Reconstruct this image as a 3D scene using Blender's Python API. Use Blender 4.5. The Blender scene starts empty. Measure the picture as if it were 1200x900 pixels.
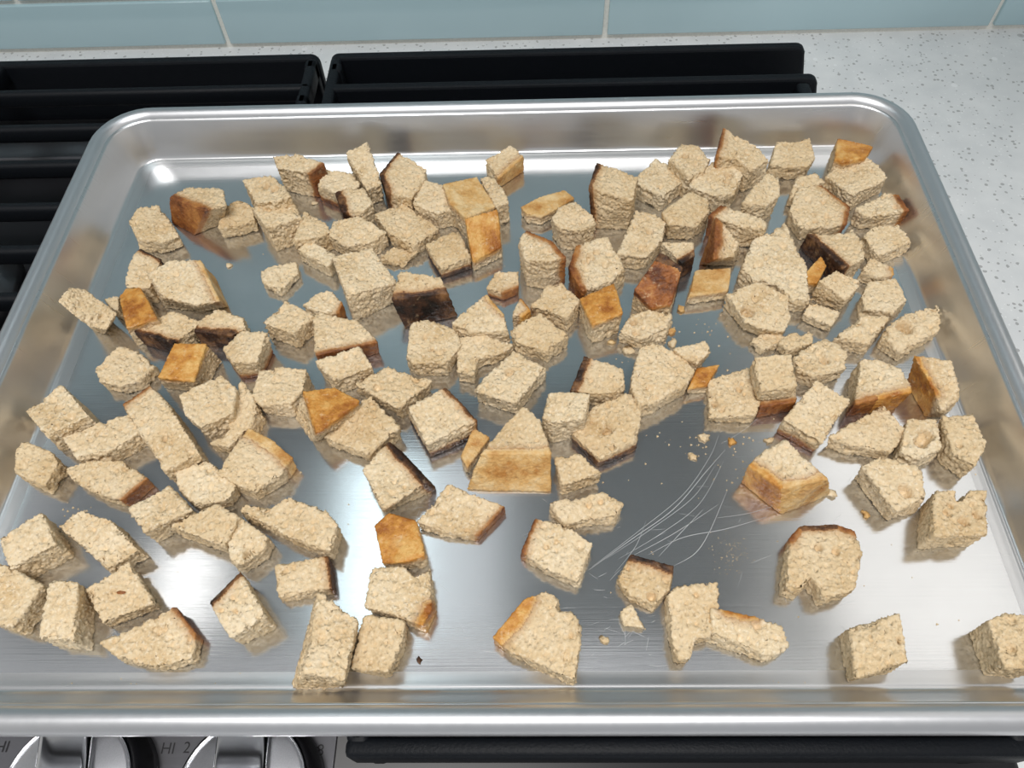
import bpy, bmesh, math, random
import numpy as np
from mathutils import Vector, Matrix

S = bpy.context.scene
COL = S.collection
PI = math.pi

# ------------------------------------------------------------------ camera
F_PX = 887.4906
CAM = np.array([0.0167, -0.2056, 0.2944])
EUL = (0.58000, 0.02764, 0.00298)
cd_ = bpy.data.cameras.new('camera')
cam = bpy.data.objects.new('camera', cd_)
COL.objects.link(cam)
cam.location = CAM.tolist()
cam.rotation_euler = EUL
cd_.sensor_fit = 'HORIZONTAL'
cd_.sensor_width = 36.0
cd_.lens = F_PX / 1200 * 36
cd_.clip_start = 0.01
S.camera = cam
from mathutils import Euler
ROT = np.array(Euler(EUL, 'XYZ').to_matrix())

# ------------------------------------------------------------------ world, exposure
w = bpy.data.worlds.new('kitchen_air')
S.world = w
w.use_nodes = True
w.node_tree.nodes['Background'].inputs[0].default_value = (0.95, 0.97, 1.0, 1)
w.node_tree.nodes['Background'].inputs[1].default_value = 0.40
S.view_settings.view_transform = 'Standard'
S.view_settings.look = 'None'
S.view_settings.exposure = 0.0
S.view_settings.gamma = 1.0
S.view_settings.use_curve_mapping = False


def area(name, loc, size, power, color, rot=(0, 0, 0)):
    l = bpy.data.lights.new(name, 'AREA')
    l.shape = 'RECTANGLE'
    l.size, l.size_y = size
    l.energy = power
    l.color = color
    o = bpy.data.objects.new(name, l)
    o.location = loc
    o.rotation_euler = rot
    COL.objects.link(o)
    return o


# fill light added above and behind the camera, clear of the sheet's reflections
area('added_fill_light', (-0.05, -0.60, 1.50), (0.8, 0.5), 26, (1.0, 0.972, 0.945), (math.radians(-20), 0, 0))
# lamps of the place over the cooktop: strip and spot under the hood, panel under the wall cabinet
area('hood_strip_light', (-0.175, 0.145, 0.598), (0.095, 0.24), 0.15, (0.80, 0.96, 1.0))
area('hood_diffuser_light', (-0.072, 0.145, 0.598), (0.105, 0.24), 0.045, (0.93, 0.97, 1.0))
area('hood_spot_light', (-0.405, 0.09, 0.598), (0.05, 0.11), 0.055, (1.0, 0.98, 0.95))
area('cabinet_panel_light', (0.41, 0.115, 0.448), (0.21, 0.33), 0.18, (1.0, 0.95, 0.90))


# ------------------------------------------------------------------ helpers
def px(x, y, z=0.0):
    """the point at height z that the photograph shows at pixel x, y"""
    d = ROT @ np.array([(x - 600) / F_PX, -(y - 450) / F_PX, -1.0])
    t = (z - CAM[2]) / d[2]
    return CAM + d * t


def link(name, me, mat=None, parent=None):
    o = bpy.data.objects.new(name, me)
    COL.objects.link(o)
    if mat is not None and me is not None and len(me.materials) == 0:
        me.materials.append(mat)
    if parent is not None:
        o.parent = parent
    return o


def empty(name, loc=(0, 0, 0)):
    o = bpy.data.objects.new(name, None)
    o.empty_display_size = 0.01
    o.location = loc
    COL.objects.link(o)
    return o


def tag(o, label, cat, group=None):
    o['label'] = label
    o['category'] = cat
    if group:
        o['group'] = group
    return o


def mesh(name, vs, fs, smooth=False):
    me = bpy.data.meshes.new(name)
    me.from_pydata([tuple(v) for v in vs], [], fs)
    me.update()
    if smooth:
        for p in me.polygons:
            p.use_smooth = True
    return me


def box_mesh(name, x0, x1, y0, y1, z0, z1, bev=0.0, seg=2, origin=(0, 0, 0)):
    bm = bmesh.new()
    bmesh.ops.create_cube(bm, size=1.0)
    for v in bm.verts:
        v.co = Vector(((x0 + x1) / 2 + v.co.x * (x1 - x0) - origin[0],
                       (y0 + y1) / 2 + v.co.y * (y1 - y0) - origin[1],
                       (z0 + z1) / 2 + v.co.z * (z1 - z0) - origin[2]))
    if bev > 0:
        bmesh.ops.bevel(bm, geom=bm.edges[:], offset=bev, segments=seg, affect='EDGES', profile=0.5)
    me = bpy.data.meshes.new(name)
    bm.to_mesh(me)
    bm.free()
    for p in me.polygons:
        p.use_smooth = bev > 0 and seg > 1
    return me


def lathe(name, prof, n=48, smooth=True):
    vs, fs = [], []
    for r, z in prof:
        for k in range(n):
            a = 2 * PI * k / n
            vs.append((r * math.cos(a), r * math.sin(a), z))
    m = len(prof)
    for i in range(m - 1):
        for k in range(n):
            fs.append((i * n + k, i * n + (k + 1) % n, (i + 1) * n + (k + 1) % n, (i + 1) * n + k))
    fs.append(tuple(range(n))[::-1])
    fs.append(tuple((m - 1) * n + k for k in range(n)))
    return mesh(name, vs, fs, smooth)


# ------------------------------------------------------------------ materials
def new_mat(name):
    m = bpy.data.materials.new(name)
    m.use_nodes = True
    nt = m.node_tree
    b = nt.nodes['Principled BSDF']
    return m, nt, b


def N(nt, t, **kw):
    n = nt.nodes.new(t)
    for k, v in kw.items():
        if k.startswith('i_'):
            n.inputs[k[2:].replace('_', ' ')].default_value = v
        else:
            setattr(n, k, v)
    return n


def ramp(nt, src, stops):
    r = nt.nodes.new('ShaderNodeValToRGB')
    e = r.color_ramp.elements
    while len(e) < len(stops):
        e.new(0.5)
    for i, (p, c) in enumerate(stops):
        e[i].position = p
        e[i].color = (c[0], c[1], c[2], 1) if len(c) == 3 else c
    nt.links.new(src, r.inputs[0])
    return r.outputs[0]


def mixc(nt, fac, a, b, mode='MIX'):
    m = nt.nodes.new('ShaderNodeMix')
    m.data_type = 'RGBA'
    m.blend_type = mode
    for s, v in ((m.inputs[0], fac), (m.inputs[6], a), (m.inputs[7], b)):
        if isinstance(v, bpy.types.NodeSocket):
            nt.links.new(v, s)
        elif isinstance(v, (int, float)):
            s.default_value = v
        else:
            s.default_value = (v[0], v[1], v[2], 1)
    return m.outputs[2]


def math_(nt, op, a, b=None):
    m = nt.nodes.new('ShaderNodeMath')
    m.operation = op
    for s, v in ((m.inputs[0], a), (m.inputs[1], b)):
        if v is None:
            continue
        if isinstance(v, bpy.types.NodeSocket):
            nt.links.new(v, s)
        else:
            s.default_value = v
    return m.outputs[0]


def obj_coords(nt, scale=(1, 1, 1), jitter=True):
    tc = nt.nodes.new('ShaderNodeTexCoord')
    mp = nt.nodes.new('ShaderNodeMapping')
    mp.inputs['Scale'].default_value = scale
    nt.links.new(tc.outputs['Object'], mp.inputs[0])
    if jitter:
        oi = nt.nodes.new('ShaderNodeObjectInfo')
        mm = math_(nt, 'MULTIPLY', oi.outputs['Random'], 3.7)
        cv = nt.nodes.new('ShaderNodeCombineXYZ')
        for k in range(3):
            nt.links.new(mm, cv.inputs[k])
        nt.links.new(cv.outputs[0], mp.inputs['Location'])
    return mp.outputs[0]


def noise(nt, vec, scale, detail=3, rough=0.55, out='Fac'):
    n = nt.nodes.new('ShaderNodeTexNoise')
    n.inputs['Scale'].default_value = scale
    n.inputs['Detail'].default_value = detail
    n.inputs['Roughness'].default_value = rough
    nt.links.new(vec, n.inputs['Vector'])
    return n.outputs[out]


def bump(nt, h, strength, dist, b, prev=None):
    bn = nt.nodes.new('ShaderNodeBump')
    bn.inputs['Strength'].default_value = strength
    bn.inputs['Distance'].default_value = dist
    nt.links.new(h, bn.inputs['Height'])
    if prev is not None:
        nt.links.new(prev, bn.inputs['Normal'])
    nt.links.new(bn.outputs[0], b.inputs['Normal'])
    return bn.outputs[0]


def mat_crumb():
    m, nt, b = new_mat('bread_crumb_open')
    v = obj_coords(nt)
    big = noise(nt, v, 60, 3)
    fine = noise(nt, v, 650, 4, 0.7)
    vo = nt.nodes.new('ShaderNodeTexVoronoi')
    vo.inputs['Scale'].default_value = 520
    nt.links.new(v, vo.inputs['Vector'])
    pores = vo.outputs['Distance']
    base = ramp(nt, big, [(0.28, (0.67, 0.495, 0.275)), (0.5, (0.775, 0.62, 0.395)), (0.72, (0.835, 0.70, 0.485))])
    base = mixc(nt, ramp(nt, fine, [(0.50, (0, 0, 0)), (0.72, (1, 1, 1))]), base, (0.92, 0.81, 0.62))
    base = mixc(nt, ramp(nt, fine, [(0.26, (0.5, 0.5, 0.5)), (0.42, (0, 0, 0))]), base, (0.66, 0.46, 0.25))
    pore_shade = ramp(nt, pores, [(0.10, (1, 1, 1)), (0.34, (0, 0, 0))])
    base = mixc(nt, math_(nt, 'MULTIPLY', pore_shade, 0.22), base, (0.66, 0.46, 0.25))  # shade inside the pores put into the crumb colour
    # each piece baked a little differently
    oi = nt.nodes.new('ShaderNodeObjectInfo')
    tone = ramp(nt, oi.outputs['Random'], [(0.0, (0.93, 0.88, 0.81)), (0.5, (1, 0.97, 0.94)), (1.0, (1.03, 1.03, 1.04))])
    base = mixc(nt, 1.0, base, tone, 'MULTIPLY')
    # toasting next to the crust
    at = nt.nodes.new('ShaderNodeAttribute')
    at.attribute_name = 'crust_dist'
    near = ramp(nt, at.outputs['Fac'], [(0.0, (1, 1, 1)), (0.08, (0.45, 0.45, 0.45)), (0.30, (0, 0, 0))])
    base = mixc(nt, math_(nt, 'MULTIPLY', near, 0.8), base, (0.42, 0.195, 0.065))
    nt.links.new(base, b.inputs['Base Color'])
    b.inputs['Roughness'].default_value = 0.8
    b.inputs['Subsurface Weight'].default_value = 0.0
    b.inputs['Subsurface Radius'].default_value = (1.0, 0.6, 0.3)
    b.inputs['Subsurface Scale'].default_value = 0.0025
    b.inputs['Specular IOR Level'].default_value = 0.3
    p1 = bump(nt, ramp(nt, pores, [(0.05, (0, 0, 0)), (0.45, (1, 1, 1))]), 0.5, 0.0009, b)
    bump(nt, noise(nt, v, 1300, 4, 0.75), 0.5, 0.0008, b, p1)
    return m


def mat_crust(name, cols, flour, rough=0.42, rim=(0.55, 0.27, 0.085)):
    m, nt, b = new_mat(name)
    v = obj_coords(nt)
    big = noise(nt, v, 75, 6, 0.7)
    c = ramp(nt, big, [(0.36, cols[0]), (0.50, cols[1]), (0.62, cols[2])])
    fl = noise(nt, v, 260, 4, 0.65)
    c = mixc(nt, math_(nt, 'MULTIPLY', ramp(nt, fl, [(0.60, (0, 0, 0)), (0.70, (1, 1, 1))]), flour), c, (0.80, 0.60, 0.36))
    # paler where crust passes into crumb
    at = nt.nodes.new('ShaderNodeAttribute')
    at.attribute_name = 'crust_dist'
    neg = math_(nt, 'MULTIPLY', at.outputs['Fac'], -1.0)
    k = ramp(nt, neg, [(0.0, (1, 1, 1)), (0.05, (0.6, 0.6, 0.6)), (0.13, (0, 0, 0))])
    c = mixc(nt, math_(nt, 'MULTIPLY', k, 0.8), c, rim)
    nt.links.new(c, b.inputs['Base Color'])
    b.inputs['Roughness'].default_value = rough
    b.inputs['Specular IOR Level'].default_value = 0.35
    p1 = bump(nt, noise(nt, v, 300, 4, 0.65), 0.7, 0.0010, b)
    bump(nt, noise(nt, v, 1300, 3, 0.6), 0.5, 0.0005, b, p1)
    return m


M = {}
M['crumb'] = mat_crumb()
M['G'] = mat_crust('crust_golden', [(0.34, 0.115, 0.02), (0.60, 0.275, 0.055), (0.74, 0.45, 0.15)], 0.55, 0.42, (0.70, 0.48, 0.22))
M['O'] = mat_crust('crust_brown', [(0.10, 0.032, 0.012), (0.27, 0.095, 0.026), (0.44, 0.19, 0.052)], 0.22, 0.5, (0.48, 0.24, 0.085))
M['P'] = mat_crust('crust_pale', [(0.48, 0.22, 0.055), (0.68, 0.42, 0.16), (0.78, 0.58, 0.31)], 0.5, 0.55, (0.72, 0.53, 0.30))
M['D'] = mat_crust('crust_burnt', [(0.012, 0.008, 0.006), (0.06, 0.025, 0.012), (0.24, 0.12, 0.05)], 0.22, 0.5, (0.27, 0.12, 0.04))
M['X'] = mat_crust('crust_scorched', [(0.11, 0.033, 0.012), (0.36, 0.125, 0.032), (0.56, 0.27, 0.085)], 0.45, 0.45, (0.45, 0.22, 0.07))


def mat_pan(name, rough, aniso, base=(0.80, 0.81, 0.82), brush=(14, 1500, 14)):
    m, nt, b = new_mat(name)
    v = obj_coords(nt, brush, False)
    v2 = obj_coords(nt, (1, 1, 1), False)
    streak = noise(nt, v, 1.0, 4, 0.6)
    cloud = noise(nt, v2, 22, 3, 0.55)
    col = mixc(nt, ramp(nt, cloud, [(0.3, (0, 0, 0)), (0.75, (1, 1, 1))]), base, tuple(x * 0.93 for x in base))
    nt.links.new(col, b.inputs['Base Color'])
    b.inputs['Metallic'].default_value = 0.945
    r = math_(nt, 'ADD', math_(nt, 'MULTIPLY', streak, 0.10), rough - 0.05)
    r = math_(nt, 'ADD', r, math_(nt, 'MULTIPLY', cloud, 0.05))
    nt.links.new(r, b.inputs['Roughness'])
    b.inputs['Anisotropic'].default_value = aniso
    tn = nt.nodes.new('ShaderNodeTangent')
    tn.direction_type = 'RADIAL'
    tn.axis = 'Y'
    cv = nt.nodes.new('ShaderNodeCombineXYZ')
    cv.inputs[0].default_value = 1.0
    nt.links.new(cv.outputs[0], b.inputs['Tangent'])
    bump(nt, streak, 0.10, 0.0002, b)
    return m


M['pan_floor'] = mat_pan('brushed_aluminium', 0.115, 0.6, (0.80, 0.81, 0.82))
M['pan_wall'] = mat_pan('drawn_aluminium', 0.27, 0.2, (0.76, 0.765, 0.77))
M['pan_rim'] = mat_pan('rolled_aluminium', 0.36, 0.0, (0.70, 0.71, 0.73), brush=(300, 300, 300))


def mat_simple(name, col, rough, metal=0.0, spec=0.5, nscale=None, nstr=0.1, coat=0.0):
    m, nt, b = new_mat(name)
    b.inputs['Base Color'].default_value = (*col, 1)
    b.inputs['Roughness'].default_value = rough
    b.inputs['Metallic'].default_value = metal
    b.inputs['Specular IOR Level'].default_value = spec
    b.inputs['Coat Weight'].default_value = coat
    if nscale:
        v = obj_coords(nt, (1, 1, 1), False)
        h = noise(nt, v, nscale, 3, 0.6)
        c = mixc(nt, h, tuple(x * 0.8 for x in col), tuple(min(1, x * 1.2) for x in col))
        nt.links.new(c, b.inputs['Base Color'])
        bump(nt, h, nstr, 0.0006, b)
    return m


M['iron'] = mat_simple('black_cast_iron', (0.004, 0.0055, 0.008), 0.55, 0.0, 0.22, 900, 0.35)
M['black'] = mat_simple('black_plastic', (0.012, 0.012, 0.014), 0.25)
M['grout'] = mat_simple('pale_grout', (0.88, 0.85, 0.78), 0.85, 0, 0.3, 500, 0.3)
M['ink'] = mat_simple('black_print', (0.01, 0.01, 0.012), 0.5)
M['chrome'] = mat_simple('polished_steel', (0.72, 0.73, 0.75), 0.12, 1.0)
M['enamel'] = mat_simple('black_enamel', (0.012, 0.012, 0.014), 0.35, 0.0, 0.3)
M['steel'] = mat_pan('brushed_steel', 0.30, 0.4, (0.22, 0.22, 0.235), (25, 1600, 25))
M['knob'] = mat_simple('satin_steel', (0.62, 0.63, 0.66), 0.34, 1.0, 0.5, 2500, 0.05)
M['hood'] = mat_simple('painted_hood', (0.34, 0.36, 0.38), 0.5)
M['filter'] = mat_simple('grey_filter', (0.30, 0.325, 0.34), 0.5)
M['white_paint'] = mat_simple('white_cabinet_paint', (0.75, 0.74, 0.72), 0.45)


def mat_tile():
    m, nt, b = new_mat('blue_glass_tile')
    v = obj_coords(nt)
    c = ramp(nt, noise(nt, v, 9, 2), [(0.3, (0.42, 0.585, 0.635)), (0.7, (0.455, 0.62, 0.67))])
    nt.links.new(c, b.inputs['Base Color'])
    b.inputs['Roughness'].default_value = 0.12
    b.inputs['Coat Weight'].default_value = 0.4
    b.inputs['Coat Roughness'].default_value = 0.05
    return m


def mat_quartz():
    m, nt, b = new_mat('white_quartz')
    v = obj_coords(nt, (1, 1, 1), False)
    base = ramp(nt, noise(nt, v, 40, 4), [(0.3, (0.66, 0.68, 0.69)), (0.7, (0.75, 0.765, 0.77))])

    def chips(scale, lo, hi, col, mul):
        nonlocal base
        vo = nt.nodes.new('ShaderNodeTexVoronoi')
        vo.inputs['Scale'].default_value = scale
        vo.inputs['Randomness'].default_value = 1.0
        wv = nt.nodes.new('ShaderNodeMixRGB')
        wv.blend_type = 'ADD'
        wv.inputs[0].default_value = 0.0016
        nt.links.new(v, wv.inputs[1])
        nt.links.new(noise(nt, v, scale * 1.4, 2, 0.5, 'Color'), wv.inputs[2])
        nt.links.new(wv.outputs[0], vo.inputs['Vector'])
        sep = nt.nodes.new('ShaderNodeSeparateColor')
        nt.links.new(vo.outputs['Color'], sep.inputs[0])
        thr = math_(nt, 'MULTIPLY', sep.outputs[0], hi)
        d = math_(nt, 'SUBTRACT', math_(nt, 'SUBTRACT', thr, lo), vo.outputs['Distance'])
        f = math_(nt, 'GREATER_THAN', d, 0.0)
        base = mixc(nt, math_(nt, 'MULTIPLY', f, mul), base, col)
    chips(300, 0.36, 0.74, (0.33, 0.335, 0.335), 0.8)
    chips(420, 0.34, 0.66, (0.86, 0.875, 0.88), 0.6)
    chips(190, 0.50, 0.76, (0.36, 0.365, 0.365), 0.85)
    chips(62, 0.46, 0.63, (0.45, 0.46, 0.465), 0.85)
    chips(75, 0.48, 0.66, (0.84, 0.855, 0.87), 0.7)
    nt.links.new(base, b.inputs['Base Color'])
    b.inputs['Roughness'].default_value = 0.30
    return m


M['tile'] = mat_tile()
M['quartz'] = mat_quartz()

# ------------------------------------------------------------------ the setting
ZC = -0.0615          # countertop level; the floor of the baking sheet is z = 0
WY = 0.356            # face of the grout
CTX = 0.213           # side edge of the cooktop

wall = link('wall_back', box_mesh('wall_back', -1.6, 1.6, WY, WY + 0.12, ZC - 0.03, 0.75), M['grout'])
wall['kind'] = 'structure'
for nm_, xa, xb in (('wall_left', -1.72, -1.60), ('wall_right', 1.60, 1.72)):
    sw = link(nm_, box_mesh(nm_, xa, xb, -2.4, WY + 0.12, -0.96, 1.6), M['white_paint'])
    sw['kind'] = 'structure'
TW, GAP = 0.3005, 0.0040
rows = [(ZC + 0.0045, -0.0215)]
z = -0.0215 + GAP
while z < 0.70:
    rows.append((z, min(z + 0.0985, 0.745)))
    z += 0.0985 + GAP
for ri, (z0, z1) in enumerate(rows):
    off = 0.0787 if ri % 2 == 0 else 0.0787 + TW / 2
    k0 = -4
    tm = box_mesh('tile', GAP / 2, TW - GAP / 2, -0.0030, 0.004, 0, z1 - z0, 0.0009, 2)
    for k in range(k0, 4):
        x0 = off + k * TW
        if x0 < -0.98 or x0 + TW > 1.08:
            continue
        t = link('tile', tm, M['tile'], wall)
        t.location = (x0, WY, z0)

# countertop: worktop with a cut-out for the cooktop
cx0, cx1, cy0, cy1 = -0.62, CTX, -0.235, 0.268
ctop = empty('countertop', (0, 0, ZC))


def slab(x0, x1, y0, y1):
    return [x0, x1, y0, y1]


bm = bmesh.new()
X = [-1.0, cx0, cx1, 1.1]
Y = [-0.30, cy0, cy1, WY]
vv = {}
for zi, zz in enumerate((0.0, -0.03)):
    for i, xx in enumerate(X):
        for j, yy in enumerate(Y):
            vv[i, j, zi] = bm.verts.new((xx, yy, zz))
for i in range(3):
    for j in range(3):
        if (i, j) == (1, 1):
            continue
        bm.faces.new((vv[i, j, 0], vv[i + 1, j, 0], vv[i + 1, j + 1, 0], vv[i, j + 1, 0]))
        bm.faces.new((vv[i, j + 1, 1], vv[i + 1, j + 1, 1], vv[i + 1, j, 1], vv[i, j, 1]))
for i in range(3):
    bm.faces.new((vv[i, 0, 1], vv[i + 1, 0, 1], vv[i + 1, 0, 0], vv[i, 0, 0]))
    bm.faces.new((vv[i + 1, 3, 1], vv[i, 3, 1], vv[i, 3, 0], vv[i + 1, 3, 0]))
for j in range(3):
    bm.faces.new((vv[0, j + 1, 1], vv[0, j, 1], vv[0, j, 0], vv[0, j + 1, 0]))
    bm.faces.new((vv[3, j, 1], vv[3, j + 1, 1], vv[3, j + 1, 0], vv[3, j, 0]))
bm.faces.new((vv[1, 1, 0], vv[2, 1, 0], vv[2, 1, 1], vv[1, 1, 1]))
bm.faces.new((vv[2, 2, 0], vv[1, 2, 0], vv[1, 2, 1], vv[2, 2, 1]))
bm.faces.new((vv[1, 2, 0], vv[1, 1, 0], vv[1, 1, 1], vv[1, 2, 1]))
bm.faces.new((vv[2, 1, 0], vv[2, 2, 0], vv[2, 2, 1], vv[2, 1, 1]))
me = bpy.data.meshes.new('countertop')
bm.to_mesh(me)
bm.free()
COL.objects.unlink(ctop)
bpy.data.objects.remove(ctop)
ctop = link('countertop', me, M['quartz'])
ctop.location = (0, 0, ZC)
tag(ctop, 'white speckled quartz countertop around the cooktop', 'countertop')

# hood and wall cabinet over the cooktop (seen only as reflections in the sheet)
hood = link('range_hood', box_mesh('range_hood', -0.62, 0.255, 0.0, 0.335, 0, 0.10, 0.006, 2), M['hood'])
hood.location = (0, WY - 0.338, 0.600)
tag(hood, 'dark range hood over the cooktop with two lamps underneath', 'range hood')
flt = link('grease_filter', box_mesh('grease_filter', -0.018, 0.245, 0.01, 0.325, -0.004, 0.002, 0.001, 1), M['filter'], hood)
cab = link('upper_cabinet', box_mesh('upper_cabinet', 0.0, 0.60, 0.0, 0.40, 0, 0.30, 0.002, 1), M['white_paint'])
cab.location = (0.27, WY - 0.405, 0.450)
tag(cab, 'white wall cabinet above the speckled countertop', 'cabinet')

# ------------------------------------------------------------------ cooktop, knobs, grates
ZT = -0.050
cook = empty('gas_cooktop', (-0.2, 0.0, ZC))
tag(cook, 'brushed steel gas cooktop with front knobs under black grates', 'cooktop')


def cpart(name, me, mat, loc=(0, 0, 0), parent=None):
    o = link(name, me, mat, parent or cook)
    par = parent or cook
    base = Vector((-0.2, 0.0, ZC)) if par is cook else Vector(par['_w'])
    o.location = Vector(loc) - base
    o['_w'] = tuple(loc)
    return o


cpart('top_plate', box_mesh('top_plate', cx0 + 0.001, cx1 - 0.001, cy0 + 0.001, cy1 - 0.001, 0, ZT - ZC + 0.02, 0.003, 2),
      M['enamel'], (0, 0, ZC - 0.02))
cpart('control_panel', box_mesh('control_panel', -0.34, -0.066, cy0 + 0.004, -0.118, 0, 0.0008, 0.0004, 1), M['steel'], (0, 0, ZT))
cpart('rear_ledge', box_mesh('rear_ledge', -0.60, 0.19, 0, 0.045, 0, 0.010, 0.004, 2), M['steel'], (0, 0.198, ZT))
# burners
for bx, by in ((-0.335, 0.085), (0.04, 0.09), (-0.32, -0.10), (0.09, -0.07)):
    bb = cpart('burner', lathe('burner', [(0.047, 0), (0.045, 0.008), (0.040, 0.010), (0.036, 0.018), (0.012, 0.018)], 40), M['steel'], (bx, by, ZT))
    cpart('burner_cap', lathe('burner_cap', [(0.034, 0), (0.036, 0.003), (0.034, 0.007), (0.010, 0.009)], 40), M['iron'], (bx, by, ZT + 0.018), bb)

# knobs
KZ = -0.030
for kx, ky, ang in ((-0.1655, -0.1755, 0.20), (-0.0965, -0.1765, 0.10)):
    kb = cpart('control_knob', lathe('control_knob', [(0.0285, 0), (0.0285, 0.006), (0.0272, 0.012), (0.0262, 0.0165), (0.0255, 0.0170)], 64), M['black'], (kx, ky, ZT + 0.0008))
    cpart('chrome_ring', lathe('chrome_ring', [(0.0252, 0), (0.0252, 0.0022), (0.0243, 0.0028), (0.0238, 0.0022), (0.0238, 0.0)], 64), M['chrome'], (kx, ky, ZT + 0.0170), kb)
    cpart('knob_face', lathe('knob_face', [(0.0236, 0), (0.0236, 0.0018), (0.0230, 0.0021)], 64), M['knob'], (kx, ky, ZT + 0.0170), kb)
    g = box_mesh('grip', -0.0105, 0.0105, -0.0225, 0.0225, 0, 0.0060, 0.0028, 4)
    go = cpart('grip', g, M['chrome'], (kx, ky, ZT + 0.0185), kb)
    go.rotation_euler = (0, 0, ang)


def text_part(body, x, y, size, rot=0):
    cu = bpy.data.curves.new('lettering', 'FONT')
    cu.body = body
    cu.size = size
    cu.align_x = 'CENTER'
    cu.align_y = 'CENTER'
    to = bpy.data.objects.new('tmp', cu)
    COL.objects.link(to)
    dg = bpy.context.evaluated_depsgraph_get()
    me = bpy.data.meshes.new_from_object(to.evaluated_get(dg))
    bpy.data.objects.remove(to)
    o = cpart('lettering', me, M['ink'], (x, y, ZT + 0.00100))
    o.rotation_euler = (0, 0, rot)
    return o


for s, (ux, uy) in (('HI', (198, 878)), ('2', (220, 877)), ('8', (376, 880)), ('HI', (4, 876))):
    q = px(ux, uy, ZT)
    text_part(s, q[0], q[1], 0.0062)

GT = -0.0013          # top of the grates, under the baking sheet


def rail_mesh(x0, x1, y0, y1, zb, org):
    R, fl = 0.006, (0.011 if x1 > 0.15 else 0.0)
    P = [(x0, zb), (x1 + fl, zb)]
    for k in range(6):
        a = PI / 2 * k / 5
        P.append((x1 - R + R * math.cos(a), GT - R + R * math.sin(a)))
    for k in range(6):
        a = PI / 2 + PI / 2 * k / 5
        P.append((x0 + R + R * math.cos(a), GT - R + R * math.sin(a)))
    bm = bmesh.new()
    f0 = bm.faces.new([bm.verts.new((p[0] - org[0], y0 - org[1], p[1] - org[2])) for p in P])
    f1 = bm.faces.new([bm.verts.new((p[0] - org[0], y1 - org[1], p[1] - org[2])) for p in P[::-1]])
    n = len(P)
    for k in range(n):
        a, b_ = f0.verts[k], f0.verts[(k + 1) % n]
        c, d = f1.verts[(n - 2 - k) % n], f1.verts[n - 1 - k]
        bm.faces.new((b_, a, d, c))
    bmesh.ops.recalc_face_normals(bm, faces=bm.faces[:])
    ed = [e for e in bm.edges if abs(e.verts[0].co.y - e.verts[1].co.y) < 1e-6]
    bmesh.ops.bevel(bm, geom=ed, offset=0.0016, segments=2, affect='EDGES', profile=0.5)
    me = bpy.data.meshes.new('grate_bar')
    bm.to_mesh(me)
    bm.free()
    return me


def grate(label, bars):
    root = empty('cooking_grate', (bars[0][0], bars[0][2], ZT))
    tag(root, label, 'grate', 'black cast iron grates on the cooktop')
    for (x0, x1, y0, y1, zb) in bars:
        if zb == ZT and x1 - x0 > 0.2:
            # deep rail: ends splay towards the foot, rounded upper corners
            o = link('grate_bar', rail_mesh(x0, x1, y0, y1, zb, (bars[0][0], bars[0][2], ZT)), M['iron'], root)
            continue
        o = link('grate_bar', box_mesh('grate_bar', x0, x1, y0, y1, zb, GT, 0.0022, 2, (bars[0][0], bars[0][2], ZT)), M['iron'], root)
    return root


YS = [0.2150, 0.1800, 0.1467, 0.1105, 0.0775, 0.0440, 0.0105, -0.023, -0.0565, -0.09]
lb = [(-0.60, -0.1205, 0.2455, 0.2525, ZT)]
for y in YS:
    lb.append((-0.60, -0.1215, y, y + 0.0062, GT - 0.011))
lb.append((-0.1285, -0.1215, -0.095, 0.2470, GT - 0.013))
lb.append((-0.338, -0.331, -0.095, 0.2470, GT - 0.013))
lb.append((-0.60, -0.593, -0.095, 0.2470, ZT))
for yy in (0.236, 0.2, -0.08):
    lb.append((-0.1290, -0.1215, yy, yy + 0.010, ZT))
grate('black grate with open bars beside the baking sheet', lb)
rb = [(-0.1135, 0.1985, 0.2455, 0.2525, ZT)]
for y in [0.2125, 0.16, 0.10, 0.04, -0.02, -0.08]:
    rb.append((-0.1125, 0.1995, y, y + 0.0068, ZT if y > 0.2 else GT - 0.012))
rb.append((-0.1125, -0.105, 0.02, 0.2470, GT - 0.013))
rb.append((-0.0515, 0.1935, -0.1695, -0.1625, GT - 0.016))
rb.append((-0.0515, -0.044, -0.165, -0.08, GT - 0.014))
rb.append((0.184, 0.1925, -0.166, 0.21, ZT))
for xx, yy in ((-0.0510, -0.166), (-0.112, 0.232)):
    rb.append((xx, xx + 0.008, yy, yy + 0.010, ZT))
grate('black grate carrying the baking sheet next to the countertop', rb)

# ------------------------------------------------------------------ baking sheet
PW, PD = 0.42, 0.2961
RC = 0.013


def ring(o, zz, nc=10):
    a, b, r = PW / 2 + o, PD / 2 + o, max(RC + o, 0.004)
    pts = []
    for cxs, cys, a0 in ((1, 1, 0), (-1, 1, 90), (-1, -1, 180), (1, -1, 270)):
        for k in range(nc + 1):
            t = math.radians(a0 + 90 * k / nc)
            pts.append((cxs * (a - r) + r * math.cos(t), cys * (b - r) + r * math.sin(t), zz))
    return pts


def rings_mesh(name, prof, cap0=False, cap1=False):
    vs, fs = [], []
    n = None
    for o, zz in prof:
        p = ring(o, zz)
        n = len(p)
        vs += p
    for i in range(len(prof) - 1):
        for k in range(n):
            fs.append((i * n + k, i * n + (k + 1) % n, (i + 1) * n + (k + 1) % n, (i + 1) * n + k))
    if cap0:
        fs.append(tuple(range(n))[::-1])
    if cap1:
        fs.append(tuple((len(prof) - 1) * n + k for k in range(n)))
    return mesh(name, vs, fs, True)


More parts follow.
